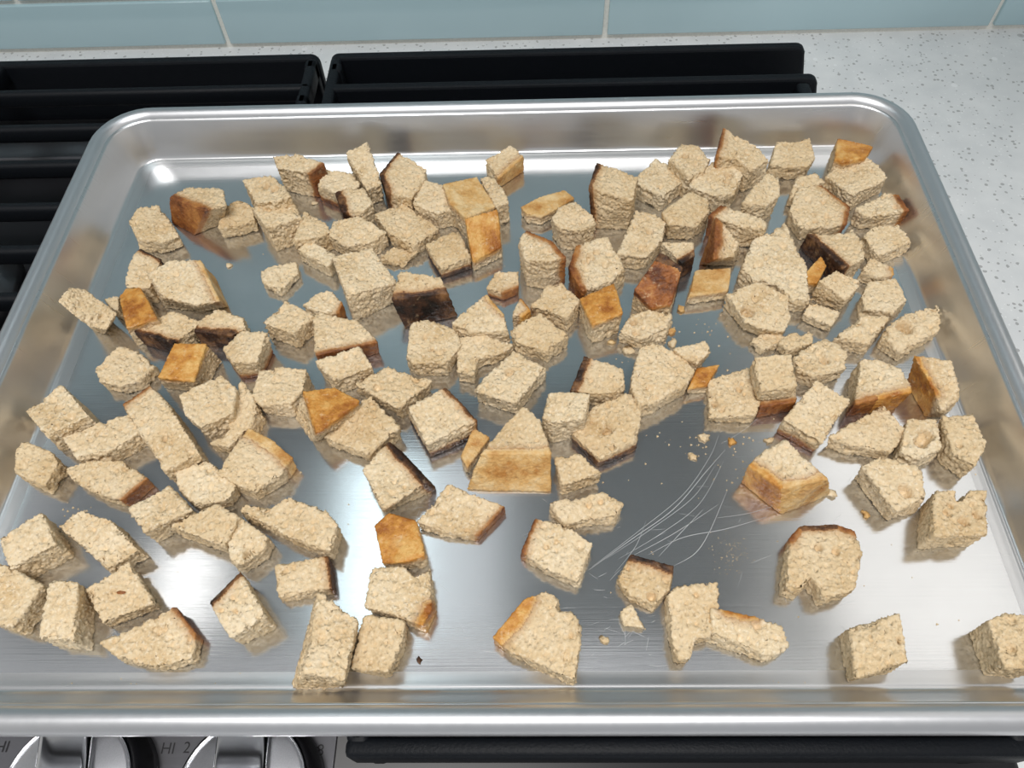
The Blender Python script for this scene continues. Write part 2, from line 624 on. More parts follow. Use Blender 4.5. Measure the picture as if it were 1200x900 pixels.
sheet = empty('baking_sheet', (0, 0, 0))
tag(sheet, 'shiny rimmed aluminium baking sheet full of bread cubes', 'baking sheet')
inner = [(-0.0075, 0.0), (-0.0040, 0.0), (-0.0030, 0.00035), (-0.0020, 0.00035), (-0.0010, 0.0002), (0.0000, 0.0010), (0.0009, 0.0026),
         (0.0020, 0.0060), (0.0045, 0.0135), (0.0070, 0.0205), (0.0078, 0.0225)]
outer = [(0.0086, 0.0222), (0.0054, 0.0134), (0.0029, 0.0056), (0.0016, 0.0018), (0.0003, -0.0006), (-0.0050, -0.0010)]
bm = rings_mesh('tray_body', outer[::-1] + inner[::-1], False, False)
body = link('tray_body', bm, M['pan_wall'], sheet)
# floor plate closes the tray (slightly recessed joint-free sheet)
vs = ring(-0.0075, 0.0)
fl = link('tray_floor', mesh('tray_floor', vs, [tuple(range(len(vs)))], False), M['pan_floor'], sheet)
vs = ring(-0.0050, -0.0010)
link('tray_underside', mesh('tray_underside', vs, [tuple(range(len(vs)))[::-1]], False), M['pan_floor'], sheet)
rc, rr, rz_ = (0.0125, 0.0197), 0.0050, 0.0059
prof = []
for k in range(19):
    a = math.radians(170 - k * 310 / 18)
    prof.append((rc[0] + rr * math.cos(a), rc[1] + rz_ * math.sin(a)))
link('rolled_rim', rings_mesh('rolled_rim', prof[::-1]), M['pan_rim'], sheet)

# ------------------------------------------------------------------ bread
# h (mm) | outline of the upper face as the photograph shows it (pixel x,y[,height mm]) | label | crust | base outline
# crust: side number of the outline, 'T' upper face, 'B' underside; kind; thickness mm
GROUP = 'bread cubes on the baking sheet'
BREAD = []


def B(h, top, label, crust=(), base=None, bz=0.0, name='bread_cube'):
    BREAD.append((h, top, label, crust, base, bz, name))


# --- along the tile-side wall, grate end
B(9, '152,259 164,245 184,242 198,259 209,276 190,283 164,279', 'flat torn crumb slice with a slit, lying apart near the grate-side wall', name='bread_flake')
B(4, '162,281 170,284 177,292 164,290', 'tiny pale flake tucked under the slit crumb slice', name='bread_flake')
B(18, '201,231 220,220 260,222 264,240 240,246', 'bread cube with a dark brown crust side facing the flat slit slice', [(4, 'O', 2.6)], '201,262 222,246 262,250 262,262 228,276')
B(9, '256,266 260,252 270,238 284,235 295,243 298,256 280,264', 'small lumpy crumb piece between the dark-crusted cube and a stacked pair')
B(20, '285,211 316,206 332,218 338,230 320,236 300,236', 'pale cube with a torn ledge, touching a tan-fronted cube')
B(16, '297,243 340,236 352,254 314,266', 'tan-fronted pale cube touching the torn-ledged cube')
B(18, '322,184 345,180 379,191 363,203 325,196', 'big pale cube with one tan crust side by the tile-side wall', [(2, 'O', 2.0)])
B(12, '373,216 382,197 410,204 420,215 416,221 393,225', 'pale piece with an orange bottom crust behind the mouldy dark bit', [('B', 'O', 3.0)])
B(18, '405,179,19 430,168,19 447,214,13 430,222,13', 'upright oblong slab of crumb leaning by the tile-side wall')
B(13, '393,224 425,222 436,238 425,246 402,248', 'ragged crumb piece with a blackened end', [(4, 'D', 3.5)])
B(14, '466,179 498,198 496,210 481,232 454,224 446,204', 'crumb slice edged along two sides with dark burnt crust', [(4, 'D', 2.2), (5, 'D', 2.2)])
B(12, '486,238 497,212 520,218 534,243 512,249', 'rounded pale cube between the burnt-edged slice and the golden-topped piece')
B(15, '520,216 558,208 580,241 546,254 529,238', 'bread piece with a smooth pale gold crust on top', [('T', 'P', 2.0)])
B(13, '563,209 576,207 590,222 596,236 582,242', 'small crumb wedge pressed against the pale gold topped piece')
B(20, '546,257,20 582,246,20 587,288,9 555,305,8', 'cube with an orange glazed crust sloping to the sheet', [('T', 'G', 2.0)])
B(10, '571,187 598,170 613,183 584,209', 'cube with a golden crust side standing alone by the tile-side wall', [(2, 'P', 2.0)])
B(7, '612,242 632,231 660,223 672,232 648,247 635,253 618,250', 'flat flake with a golden middle, behind a round crumb lump', [('T', 'P', 1.5)], name='bread_flake')
B(14, '647,256 656,243 673,238 694,252 698,262 680,270 658,268', 'round crumb lump beside the golden-centred flake')
B(24, '691,219 700,191 746,208 740,233', 'tall cube with a burnt black edge facing the round crumb lump', [(0, 'D', 2.2)], '693,268 702,240 742,246 736,270')
B(10, '743,212 769,187 807,207 777,229', 'flat-topped square cube beside the tall black-edged cube')
B(15, '785,186 800,171 818,173 832,187 824,199 808,205', 'crumb cube with a dimple, behind the flat-topped square cube')
B(12, '808,217 824,200 846,183 864,191 869,206 860,226 838,228', 'broad crumb cube with an oval hole in its top')
B(18, '849,151 887,172 901,188 880,198 862,185 841,182', 'tall wedge with a thin toasted edge, touching the tile-side wall', [(5, 'O', 1.5)])
B(16, '872,236 897,203 912,208 913,228 898,240', 'smooth tall crumb block beside the hole-topped cube')
B(15, '833,252 846,240 898,257 894,268 866,265', 'cube with a brown crust end behind the brown-sided wedge', [(0, 'O', 3.0)])
B(20, '840,255 866,284 860,300 837,303', 'pointed wedge with a glossy brown crust slope', [(3, 'O', 2.5)], '828,292 866,300 860,312 820,310')
B(10, '726,296 746,248 768,252 780,260 774,280 758,300', 'long pale crumb slab with a round hole by the scorched-topped cube')
B(12, '778,248 810,226 828,234 830,250 815,264 786,262', 'jagged crumb piece in the middle of the pale cluster')
B(13, '777,285 812,284 814,299 799,308', 'hollowed crumb piece with a burnt black underside edge', [(2, 'D', 3.0)])
B(20, '774,297,23 799,314,22 786,356,10 764,360,9 744,339,15', 'cube with a scorched red-brown crust on top', [('T', 'X', 2.5), (0, 'D', 6.0)])
B(7, '816,317 856,314 852,340 808,346', 'flat square piece with a pale golden top', [('T', 'P', 1.6)])
B(8, '728,389 740,369 760,364 786,368 779,386 752,396', 'torn layered crumb piece in front of the scorched-topped cube')
B(15, '681,350 719,333 729,366 695,380', 'cube with a golden brown top and white crumb front', [('T', 'G', 1.8)])
B(12, '668,312 676,289 710,279 730,314 718,327 684,340', 'rounded slice with a brown crust rim and a deep crease', [(5, 'O', 2.4), (0, 'O', 2.4)])
B(21, '610,278 618,271 645,282 662,301 640,305 616,303', 'tall piece with brown crust along its arched back edge', [(1, 'O', 2.2), (2, 'O', 2.2)])
B(10, '623,358 642,337 658,333 678,352 664,371', 'pale cube between the golden brown topped cube and a lightly toasted cube')
B(9, '599,386 632,367 664,392 640,411 606,400', 'lightly toasted crumb cube beside an orange-edged sliver')
B(12, '601,368 610,349 621,363 612,371', 'thin sliver with an orange crust edge', [(1, 'G', 2.0), (2, 'G', 2.0)], name='bread_flake')
B(6, '571,337 580,319 607,318 607,336 590,343', 'small cube with a brown bottom edge standing alone', [('B', 'O', 2.0), (3, 'O', 1.2)])
B(11, '531,378 570,346 589,368 594,387 552,387', 'crumb piece with a toasted pointed tip', [(1, 'P', 2.0)])
B(8, '538,397 568,393 600,405 590,413 560,420 556,438 537,434', 'hook-shaped crumb piece in front of the toasted-tip piece')
B(10, '476,416 484,380 500,376 534,388 538,404 522,425 484,424', 'ball-like crumb cube in front of the wide dark crust')
B(19, '460,350 470,319 515,325 524,343', 'bread piece with a wide dark mottled crust front', [(3, 'D', 2.6)], '474,386 478,352 520,354 537,372')
B(17, '390,300 436,292 463,330 408,345', 'largest pale cube beside the wide dark crust')
B(10, '350,292 362,281 392,298 384,312', 'small curled crumb piece touching the largest pale cube')
B(13, '345,281 357,247 382,262 388,272 365,279', 'crumb lump between a toasted-front cube and the curled piece')
B(11, '387,275 392,260 420,254 450,272 433,284 404,286', 'airy crumb piece behind the largest pale cube')
B(9, '440,252 472,238 512,268 484,286 458,274', 'flat holey crumb slice below the burnt-edged slice')
B(4, '446,300 462,290 489,295 468,308', 'thin toasted flake half under the flat holey slice', name='bread_flake')
B(9, '499,286 535,271 550,300 517,315', 'square cube standing on a dark crust, beside the orange glazed one', [('B', 'D', 3.2)])
B(5, '307,318 324,311 346,308 348,320 328,339 309,331', 'small lone crumb flake on bare metal', name='bread_flake')

# --- against the grate-side wall
B(20, '69,353,27 82,338,27 100,340,22 135,367,14 124,386,12 104,382,16 88,370,22', 'rough crumb slab leaning on the grate-side wall', (), '92,362,8 96,352,9 106,350,4 132,378,0 122,392,0 108,386,0 100,376,4')
B(13, '147,330 156,300 164,292 188,304 174,336 150,336', 'crumb piece with a burnt tip edge behind the orange-topped strip', [(2, 'D', 2.2)])
B(14, '140,347 148,338 164,338 182,372 148,384', 'piece with an orange floury crust on top beside the leaning slab', [('T', 'G', 2.0)])
B(9, '122,350 138,347 139,364 130,361', 'little crumb nub between the leaning slab and the orange floury piece', name='bread_flake')
B(17, '175,322 200,306 234,306 256,352 232,356 192,347', 'large shaggy crumb piece with a golden crust end', [(2, 'P', 2.2)], '182,340 203,326 252,326 268,360 235,366 194,361')
B(11, '158,388 184,376 200,366 236,376 220,390 202,401', 'crumb slice with a dark brown outer crust, next to a mouldy-crusted one', [(5, 'D', 2.5)])
B(12, '237,373 256,362 284,372 286,384 270,393 228,388', 'crumb piece with black mottled crust under its edge', [(4, 'D', 3.0)])
B(13, '262,408 283,387 312,392 300,423 273,424', 'crumb cube with a reddish brown underside beside the mottled crust', [('B', 'O', 2.5)])
B(15, '187,441 205,403 240,404 226,446', 'cube with a bright orange-gold crust on top', [('T', 'G', 2.0)], '192,456 212,430 262,424 240,462')
B(7, '113,432 140,406 158,410 178,430 164,444 140,452 118,446', 'craggy crumb lump alone beside the grate-side wall')
B(13, '30,480 50,468 70,451 86,466 103,486 56,510', 'cube with a ragged corner touching the grate-side wall')
B(9, '20,528 28,518 58,529 68,541 52,568 18,552', 'frayed crumb chunk touching the grate-side wall below the ragged-cornered cube')
B(10, '76,512 126,491 149,487 162,506 132,526 90,535', 'oblong pale cube beside the long crust-tipped slab')
B(8, '77,549 108,541 140,541 170,560 142,585 112,577 86,562', 'wedge of crumb with a shredded brown crust end', [(3, 'O', 1.1)])
B(13, '145,475 176,453 206,488 232,530 192,549', 'long crumb slab tipped with ragged brown crust', [(0, 'O', 2.0)])
B(15, '211,463 259,440 275,456 271,484 236,500 217,484', 'shaggy torn cube beside the long crust-tipped slab')
B(9, '247,518 266,506 274,470 282,448 290,455 300,482 294,497 268,521', 'curved tan flake behind the shaggy torn cube', name='bread_flake')
B(10, '256,555 292,503 318,516 340,536 326,557 298,573', 'layered crumb piece with a toasted golden border', [(1, 'P', 4.5), (2, 'P', 4.5)])
B(9, '208,554 240,540 258,550 274,568 266,585 228,589 211,572', 'soft crumb cube at the foot of the long crust-tipped slab')
B(13, '154,596 198,571 222,598 170,621', 'neat cube beside the soft crumb cube')
B(13, '202,616 253,592 278,606 263,639', 'slant-fronted cube joined to the deep-holed cube over a bright glare')
B(11, '267,635 281,608 311,628 308,643 282,660 270,655', 'deep-holed cube joined to the slant-fronted cube')
B(11, '282,598 290,592 320,594 337,582 380,598 392,613 384,643 340,628', 'large saddle-shaped crumb piece')
B(8, '324,663 383,653 387,688 328,697', 'neat rectangular slab with a dark end', [(1, 'D', 1.0)])
B(14, '247,706 281,672 310,722 270,746', 'lozenge-shaped cube with a brown blistered crust edge', [(0, 'D', 2.0)])
B(14, '0,632 48,601 64,638 12,664', 'fluted pale cube near the grate-side wall beside a pointed crumb cube')
B(10, '71,617 95,599 130,610 161,644 124,664', 'pointed crumb cube between the fluted cube and a neat cube')
B(10, '100,690 150,660 178,706 119,729', 'square cube with a small orange fleck on top')
B(12, '-22,668 0,662 46,686 14,734 -20,722', 'cube touching the corner of the grate-side and knob-side walls')
B(14, '59,682 90,683 86,750 46,746', 'upright oblong cube beside the orange-flecked cube')
B(8, '121,753 205,712 228,744 222,771 184,781 140,770', 'broad smooth slice with a torn brown edge by the knob-side rim', [(1, 'O', 1.5)])

# --- middle of the sheet
B(18, '375,697 418,728 402,795 358,785', 'tall ridged crumb wedge by the knob-side rim', (), '366,716 420,748 403,808 344,806')
B(11, '427,722 472,728 470,752 455,785 413,782', 'cube with a toasted spot, touching the tall ridged wedge')
B(10, '430,710 437,668 472,666 486,676 502,667 505,712 494,731 468,720', 'ragged piece with an orange crust corner behind the toasted-spot cube', [(5, 'G', 3.0)])
B(10, '440,616 456,603 486,611 496,650 474,657 449,659', 'piece with an orange glazed square crust on top, alone on bright metal', [('T', 'G', 2.0)])
B(6, '491,611 526,569 590,594 560,626 520,621', 'flat diamond-shaped slice with one brown thin edge', [(2, 'O', 1.2)])
B(12, '427,550 456,520 500,565 448,595', 'cube with a shiny blackened crust along its top edge', [(1, 'D', 2.5)], '430,560 470,528 511,574 453,602')
B(9, '377,497 434,466 465,500 430,531 384,513', 'broad square cube touching the shiny blackened crust')
B(13, '480,478 521,455 557,492 500,519', 'cube sitting on a thick black crust', [('B', 'D', 4.0), (1, 'D', 1.3)])
B(10, '418,450 452,431 504,446 466,477', 'flat-topped pale block behind the broad square cube')
B(12, '371,424 420,407 436,430 392,444', 'neat small cube in front of a brown-edged slice')
B(10, '368,372 378,367 418,377 440,400 372,415', 'triangular slice with a thin brown front edge', [(3, 'O', 1.3)])
B(9, '356,357 376,342 388,341 401,355 397,366 368,363', 'small torn piece with a toasted corner behind the triangular slice', [(3, 'O', 1.5)])
B(12, '309,378 335,353 366,370 343,390', 'pale diamond cube standing apart beside the triangular slice')
B(10, '297,462 306,436 330,430 358,433 354,456 340,472 304,472', 'shaggy crumb cube with two raised corners')
B(17, '357,459 392,454 420,470 372,506', 'piece with a bright orange domed crust flecked with flour', [('T', 'G', 3.0)], '345,487 392,478 420,492 367,518')
B(19, '566,530 592,498 614,477 630,492 644,530', 'crumb heap with a wide pale gold crust front', [(4, 'P', 2.2)], '547,574 590,530 620,520 640,530 645,577')
B(7, '541,534 555,503 573,513 560,530 548,547', 'golden scrap beside the wide pale gold crust front', [('T', 'P', 1.5)], name='bread_flake')
B(17, '637,488 645,462 672,460 690,463 682,489 648,495', 'tall pale cube between the crumb heap and a charred-bottom cube')
B(12, '670,457 685,418 728,434 730,452 716,460 692,460', 'crumb cube with a thick charred end crust beside the tall pale cube', [(0, 'D', 3.5)])
B(9, '672,508 696,477 734,461 751,470 744,513 704,536', 'large cube with a charred crust along two lower edges', [('B', 'D', 4.2)])
B(10, '651,537 678,533 704,554 660,567', 'small neat cube beside the wide pale gold crust front')
B(8, '648,589 706,578 727,590 718,604 662,613', 'oblong bar of crumb with rounded ends')
B(8, '614,646 628,609 664,618 693,637 676,679 640,665', 'pitted cube with a detached brown crust strip on one edge', [(0, 'O', 1.8)])
B(10, '558,456 584,429 602,413 637,432 604,470', 'cube with a raised torn corner behind the crumb heap')
B(10, '581,746 614,704 640,695 654,702 651,717 668,716 679,732 672,794 640,779 600,763', 'big ragged torn piece with a golden crust edge', [(0, 'G', 5.0)])
B(7, '725,680 740,651 788,664 784,690 766,709 738,697', 'cube with a charred top edge and one round hole', [(1, 'D', 3.0)])
B(4, '727,717 740,708 754,735 732,733', 'small thin flake beside the round-holed cube', name='bread_flake')
B(10, '783,700 793,689 839,685 841,711 834,744 815,746 808,770 795,770 789,748', 'shaggy crumb piece with a dangling tongue')
B(9, '836,714 852,716 884,724 914,735 921,757 900,767 836,741', 'long low crumb strip with a yellow crust chip', [(1, 'G', 2.0)])
B(12, '742,451 750,408 766,403 800,421 812,434 802,450 768,469 750,473', 'big shredded crumb heap amid loose crumbs')
B(12, '790,409 826,400 832,411 818,424 803,418', 'torn tan tuft against the shredded crumb heap')
B(7, '807,455 817,432 843,427 828,451', 'golden crust scrap beside the shredded crumb heap', [('T', 'G', 1.5)], name='bread_flake')
B(7, '831,446 878,433 895,466 884,485 832,489', 'square slice with a row of small holes')

# --- by the counter-side wall
B(20, '884,420 926,415 933,451 893,457', 'smooth pale cube resting on a brown-bottomed slice', (), None, 9.0)
B(8, '886,444 931,438 932,470 892,476', 'brown-bottomed slice underneath the smooth pale cube', [(2, 'O', 2.0), ('B', 'O', 1.5)])
B(12, '920,491 957,447 995,470 963,517', 'oblong cube with a brown crust foot casting a dark reflection', [('B', 'O', 3.5)])
B(14, '1010,421 1030,422 1055,433 1067,458 1030,466 1004,472', 'crumb cube with an orange-brown front crust', [(3, 'G', 2.0), (4, 'O', 2.0)])
B(16, '1072,417 1115,423 1122,463 1104,480 1096,459', 'piece with a glossy amber crust flap by the counter-side wall', [(4, 'G', 2.2)], '1062,450 1106,446 1116,480 1103,490 1083,488')
B(8, '974,511 1034,477 1062,506 1042,529 1000,521', 'wedge-shaped pale slice in front of the orange-brown front crust')
B(10, '1055,529 1065,493 1097,492 1102,524 1075,537', 'torn crumb piece with a deep furrow')
B(12, '1106,490 1140,488 1154,519 1143,544 1118,530', 'rough rounded cube touching the counter-side wall')
B(12, '1013,548 1032,536 1078,548 1085,582 1050,597', 'pale cube with a small tan tip in front of the wedge-shaped slice')
B(14, '1096,584 1100,575 1120,575 1124,588 1137,575 1155,575 1156,625 1095,626', 'holey cube with a notch in its top edge')
B(18, '880,545 898,530 920,517 943,538 968,560 915,571', 'large piece with a brown-to-gold crust front, alone near the scratches', [(4, 'P', 2.2), (5, 'G', 2.2)], '868,566 895,545 925,540 950,560 973,580 915,603')
B(10, '928,632 939,619 979,616 1000,624 1008,650 1000,689 966,698 952,674 940,690 923,688', 'ragged hand-shaped piece with a brown top crust', [(0, 'O', 2.2), (1, 'D', 2.4), (2, 'O', 2.0)])
B(14, '998,738 1053,720 1061,773 1006,791', 'squarish cube alone on the glare by the knob-side rim')
B(16, '1160,728 1180,720 1222,724 1220,778 1178,781', 'cube in the corner of counter-side and knob-side walls')
B(10, '903,192 912,167 934,167 948,161 954,184 946,193 922,195', 'crumb cube with a raised corner, close to the tile-side wall')
B(7, '927,230 935,208 956,204 966,213 948,222 939,231', 'low crumb scrap behind the slice with a round brown rim')
B(14, '979,186 983,163 1022,172 1014,183 990,189', 'bright orange crust cap in the corner beside the countertop', [('T', 'G', 2.5)])
B(11, '970,206 983,192 1014,183 1028,193 1038,208 1000,227 984,216', 'fluffy crumb cube in front of the orange crust cap')
B(11, '1005,244 1036,227 1052,229 1064,246 1014,252', 'low cube with a brown crust end touching the counter-side wall', [(2, 'O', 2.6)])
B(9, '927,246 936,221 962,218 994,242 991,261 962,264 940,266', 'holey slice with a round brown crust rim', [(2, 'O', 2.0), (3, 'O', 2.0)])
B(13, '948,274 975,276 998,270 1010,285 1013,301 988,313', 'crumb piece with a black mottled crust side', [(5, 'D', 3.0)])
B(9, '1013,276 1024,266 1052,263 1067,282 1028,299', 'crumb cube at the counter-side wall below the brown-ended cube')
B(10, '871,313 884,281 904,273 920,262 932,294 944,312 947,350 928,348 908,330 886,328', 'long torn piece of layered crumb')
B(9, '946,318 962,301 968,312 958,331 947,331', 'small orange crust chip beside the black crust side', [('T', 'G', 1.8)], name='bread_flake')
B(13, '961,329 980,317 1009,329 992,350', 'sharp-edged cube in front of the black crust side')
B(9, '1012,346 1018,331 1048,327 1062,350 1046,365 1014,361', 'soft cube beside the sharp-edged cube')
B(7, '1012,316 1021,302 1046,314 1047,321 1028,325', 'torn scrap with a yellow crust fleck', [(2, 'G', 2.0)], name='bread_flake')
B(9, '853,343 888,332 921,348 924,373 917,387 894,384 874,376', 'hollow crumb cube with a deep side cavity')
B(4, '881,398 894,390 919,393 921,398 894,409', 'thin toasted shard in front of the hollow cube', name='bread_flake')
B(6, '941,368 951,353 984,366 974,381', 'small flat slab beside the sharp-edged cube')
B(9, '982,394 1012,370 1041,371 1018,402', 'long smooth cube between the flat slab and a scooped piece')
B(8, '1036,395 1043,382 1062,369 1099,357 1100,386 1057,411', 'scooped-out crumb piece touching the counter-side wall')
B(7, '914,400 928,390 953,391 951,402 925,410', 'crumbly toasted bit behind the smooth pale cube', name='bread_flake')
B(9, '932,420 946,406 968,396 991,412 989,431 956,441 937,432', 'dimpled crumb cube beside the smooth pale cube')


# bubbles that the photograph shows: pixel x, y, radius mm
HOLES = [(292, 650, 2.6), (855, 204, 2.8), (852, 211, 2.2), (762, 272, 2.2), (870, 450, 1.2), (866, 457, 1.5), (837, 472, 1.5),
         (846, 480, 1.4), (764, 699, 1.9), (1115, 592, 1.6), (1110, 601, 1.8), (1130, 611, 2.3), (1146, 603, 2.0), (965, 237, 1.8),
         (955, 260, 1.7), (980, 254, 1.2), (711, 504, 2.4), (688, 515, 1.2), (717, 524, 1.5), (876, 366, 3.4), (1060, 384, 4.0),
         (692, 301, 2.4), (686, 307, 2.2), (699, 295, 2.0), (193, 514, 1.7), (966, 422, 2.4), (1062, 575, 3.0), (803, 183, 2.0),
         (498, 395, 1.3), (506, 410, 1.4), (465, 262, 1.3), (476, 268, 1.2), (597, 436, 2.2), (640, 640, 1.3), (652, 634, 1.2),
         (690, 592, 1.4), (704, 588, 1.4), (312, 216, 2.4), (322, 221, 2.4), (1085, 510, 3.2), (1080, 518, 3.0), (960, 640, 1.8),
         (980, 645, 1.5), (1054, 752, 2.0), (258, 715, 1.2), (272, 700, 1.2), (275, 716, 1.3), (488, 328, 1.6), (745, 390, 2.0), (742, 378, 2.0)]


def inside(x, y, poly):
    r = False
    n = len(poly)
    for i in range(n):
        x0, y0 = poly[i][:2]
        x1, y1 = poly[(i + 1) % n][:2]
        if (y0 > y) != (y1 > y) and x < (x1 - x0) * (y - y0) / (y1 - y0) + x0:
            r = not r
    return r


# ---- lattice noise (vectorised)
def vnoise(P, seed):
    I = np.floor(P).astype(np.int64)
    Fr = P - I
    U = Fr * Fr * (3 - 2 * Fr)

    def hsh(a, b, c):
        n = (a * 374761393 + b * 668265263 + c * 1274126177 + seed * 974711) & 0xFFFFFFFF
        n = ((n ^ (n >> 13)) * 1274126177) & 0xFFFFFFFF
        n = ((n ^ (n >> 16)) * 2246822519) & 0xFFFFFFFF
        return ((n ^ (n >> 15)) & 0xFFFFFF) / float(0x7FFFFF) - 1.0
    r = 0
    for dx in (0, 1):
        wx = U[:, 0] if dx else 1 - U[:, 0]
        for dy in (0, 1):
            wy = U[:, 1] if dy else 1 - U[:, 1]
            for dz in (0, 1):
                wz = U[:, 2] if dz else 1 - U[:, 2]
                r = r + wx * wy * wz * hsh(I[:, 0] + dx, I[:, 1] + dy, I[:, 2] + dz)
    return r


def parse(s, hdef):
    out = []
    for t in s.split():
        q = [float(k) for k in t.split(',')]
        out.append((q[0], q[1], (q[2] if len(q) > 2 else hdef) * 0.001))
    return out


TMPM = bpy.data.meshes.new('tmp')
TMPO = bpy.data.objects.new('tmp', TMPM)
COL.objects.link(TMPO)
RM = TMPO.modifiers.new('r', 'REMESH')
RM.mode = 'VOXEL'
RM.adaptivity = 0.0


def remesh(T, Bs, vox):
    n = len(T)
    bm = bmesh.new()
    tv = [bm.verts.new(p) for p in T]
    bv = [bm.verts.new(p) for p in Bs]
    ft = bm.faces.new(tv)
    fb = bm.faces.new(bv[::-1])
    for i in range(n):
        j = (i + 1) % n
        bm.faces.new((tv[j], tv[i], bv[i], bv[j]))
    bmesh.ops.recalc_face_normals(bm, faces=bm.faces[:])
    bmesh.ops.triangulate(bm, faces=bm.faces[:])
    me = bpy.data.meshes.new('tmpm')
    bm.to_mesh(me)
    bm.free()
    TMPO.data = me
    RM.voxel_size = vox
    dg = bpy.context.evaluated_depsgraph_get()
    dg.update()
    ev = TMPO.evaluated_get(dg)
    m2 = ev.to_mesh()
    nv = len(m2.vertices)
    V = np.empty(nv * 3)
    m2.vertices.foreach_get('co', V)
    V = V.reshape(-1, 3)
    Nn = np.empty(nv * 3)
    m2.vertex_normals.foreach_get('vector', Nn)
    Nn = Nn.reshape(-1, 3)
    nf = len(m2.polygons)
    Fq = np.empty(nf * 4, dtype=np.int64)
    assert len(m2.loops) == nf * 4
    m2.loops.foreach_get('vertex_index', Fq)
    Fq = Fq.reshape(-1, 4)
    ev.to_mesh_clear()
    bpy.data.meshes.remove(me) if me.users == 0 else None
    return V, Nn, Fq


def np_mesh(name, V, Fq, cd, mat):
    used = np.unique(Fq)
    mp = -np.ones(len(V), dtype=np.int64)
    mp[used] = np.arange(len(used))
    V2 = V[used]
    F2 = mp[Fq]
    me = bpy.data.meshes.new(name)
    me.vertices.add(len(V2))
    me.vertices.foreach_set('co', V2.astype(np.float32).ravel())
    nf = len(F2)
    me.loops.add(nf * 4)
    me.loops.foreach_set('vertex_index', F2.astype(np.int32).ravel())
    me.polygons.add(nf)
    me.polygons.foreach_set('loop_start', np.arange(0, nf * 4, 4, dtype=np.int32))
    me.polygons.foreach_set('use_smooth', np.ones(nf, dtype=bool))
    me.update(calc_edges=True)
    a = me.attributes.new('crust_dist', 'FLOAT', 'POINT')
    a.data.foreach_set('value', cd[used].astype(np.float32))
    me.materials.append(mat)
    return me


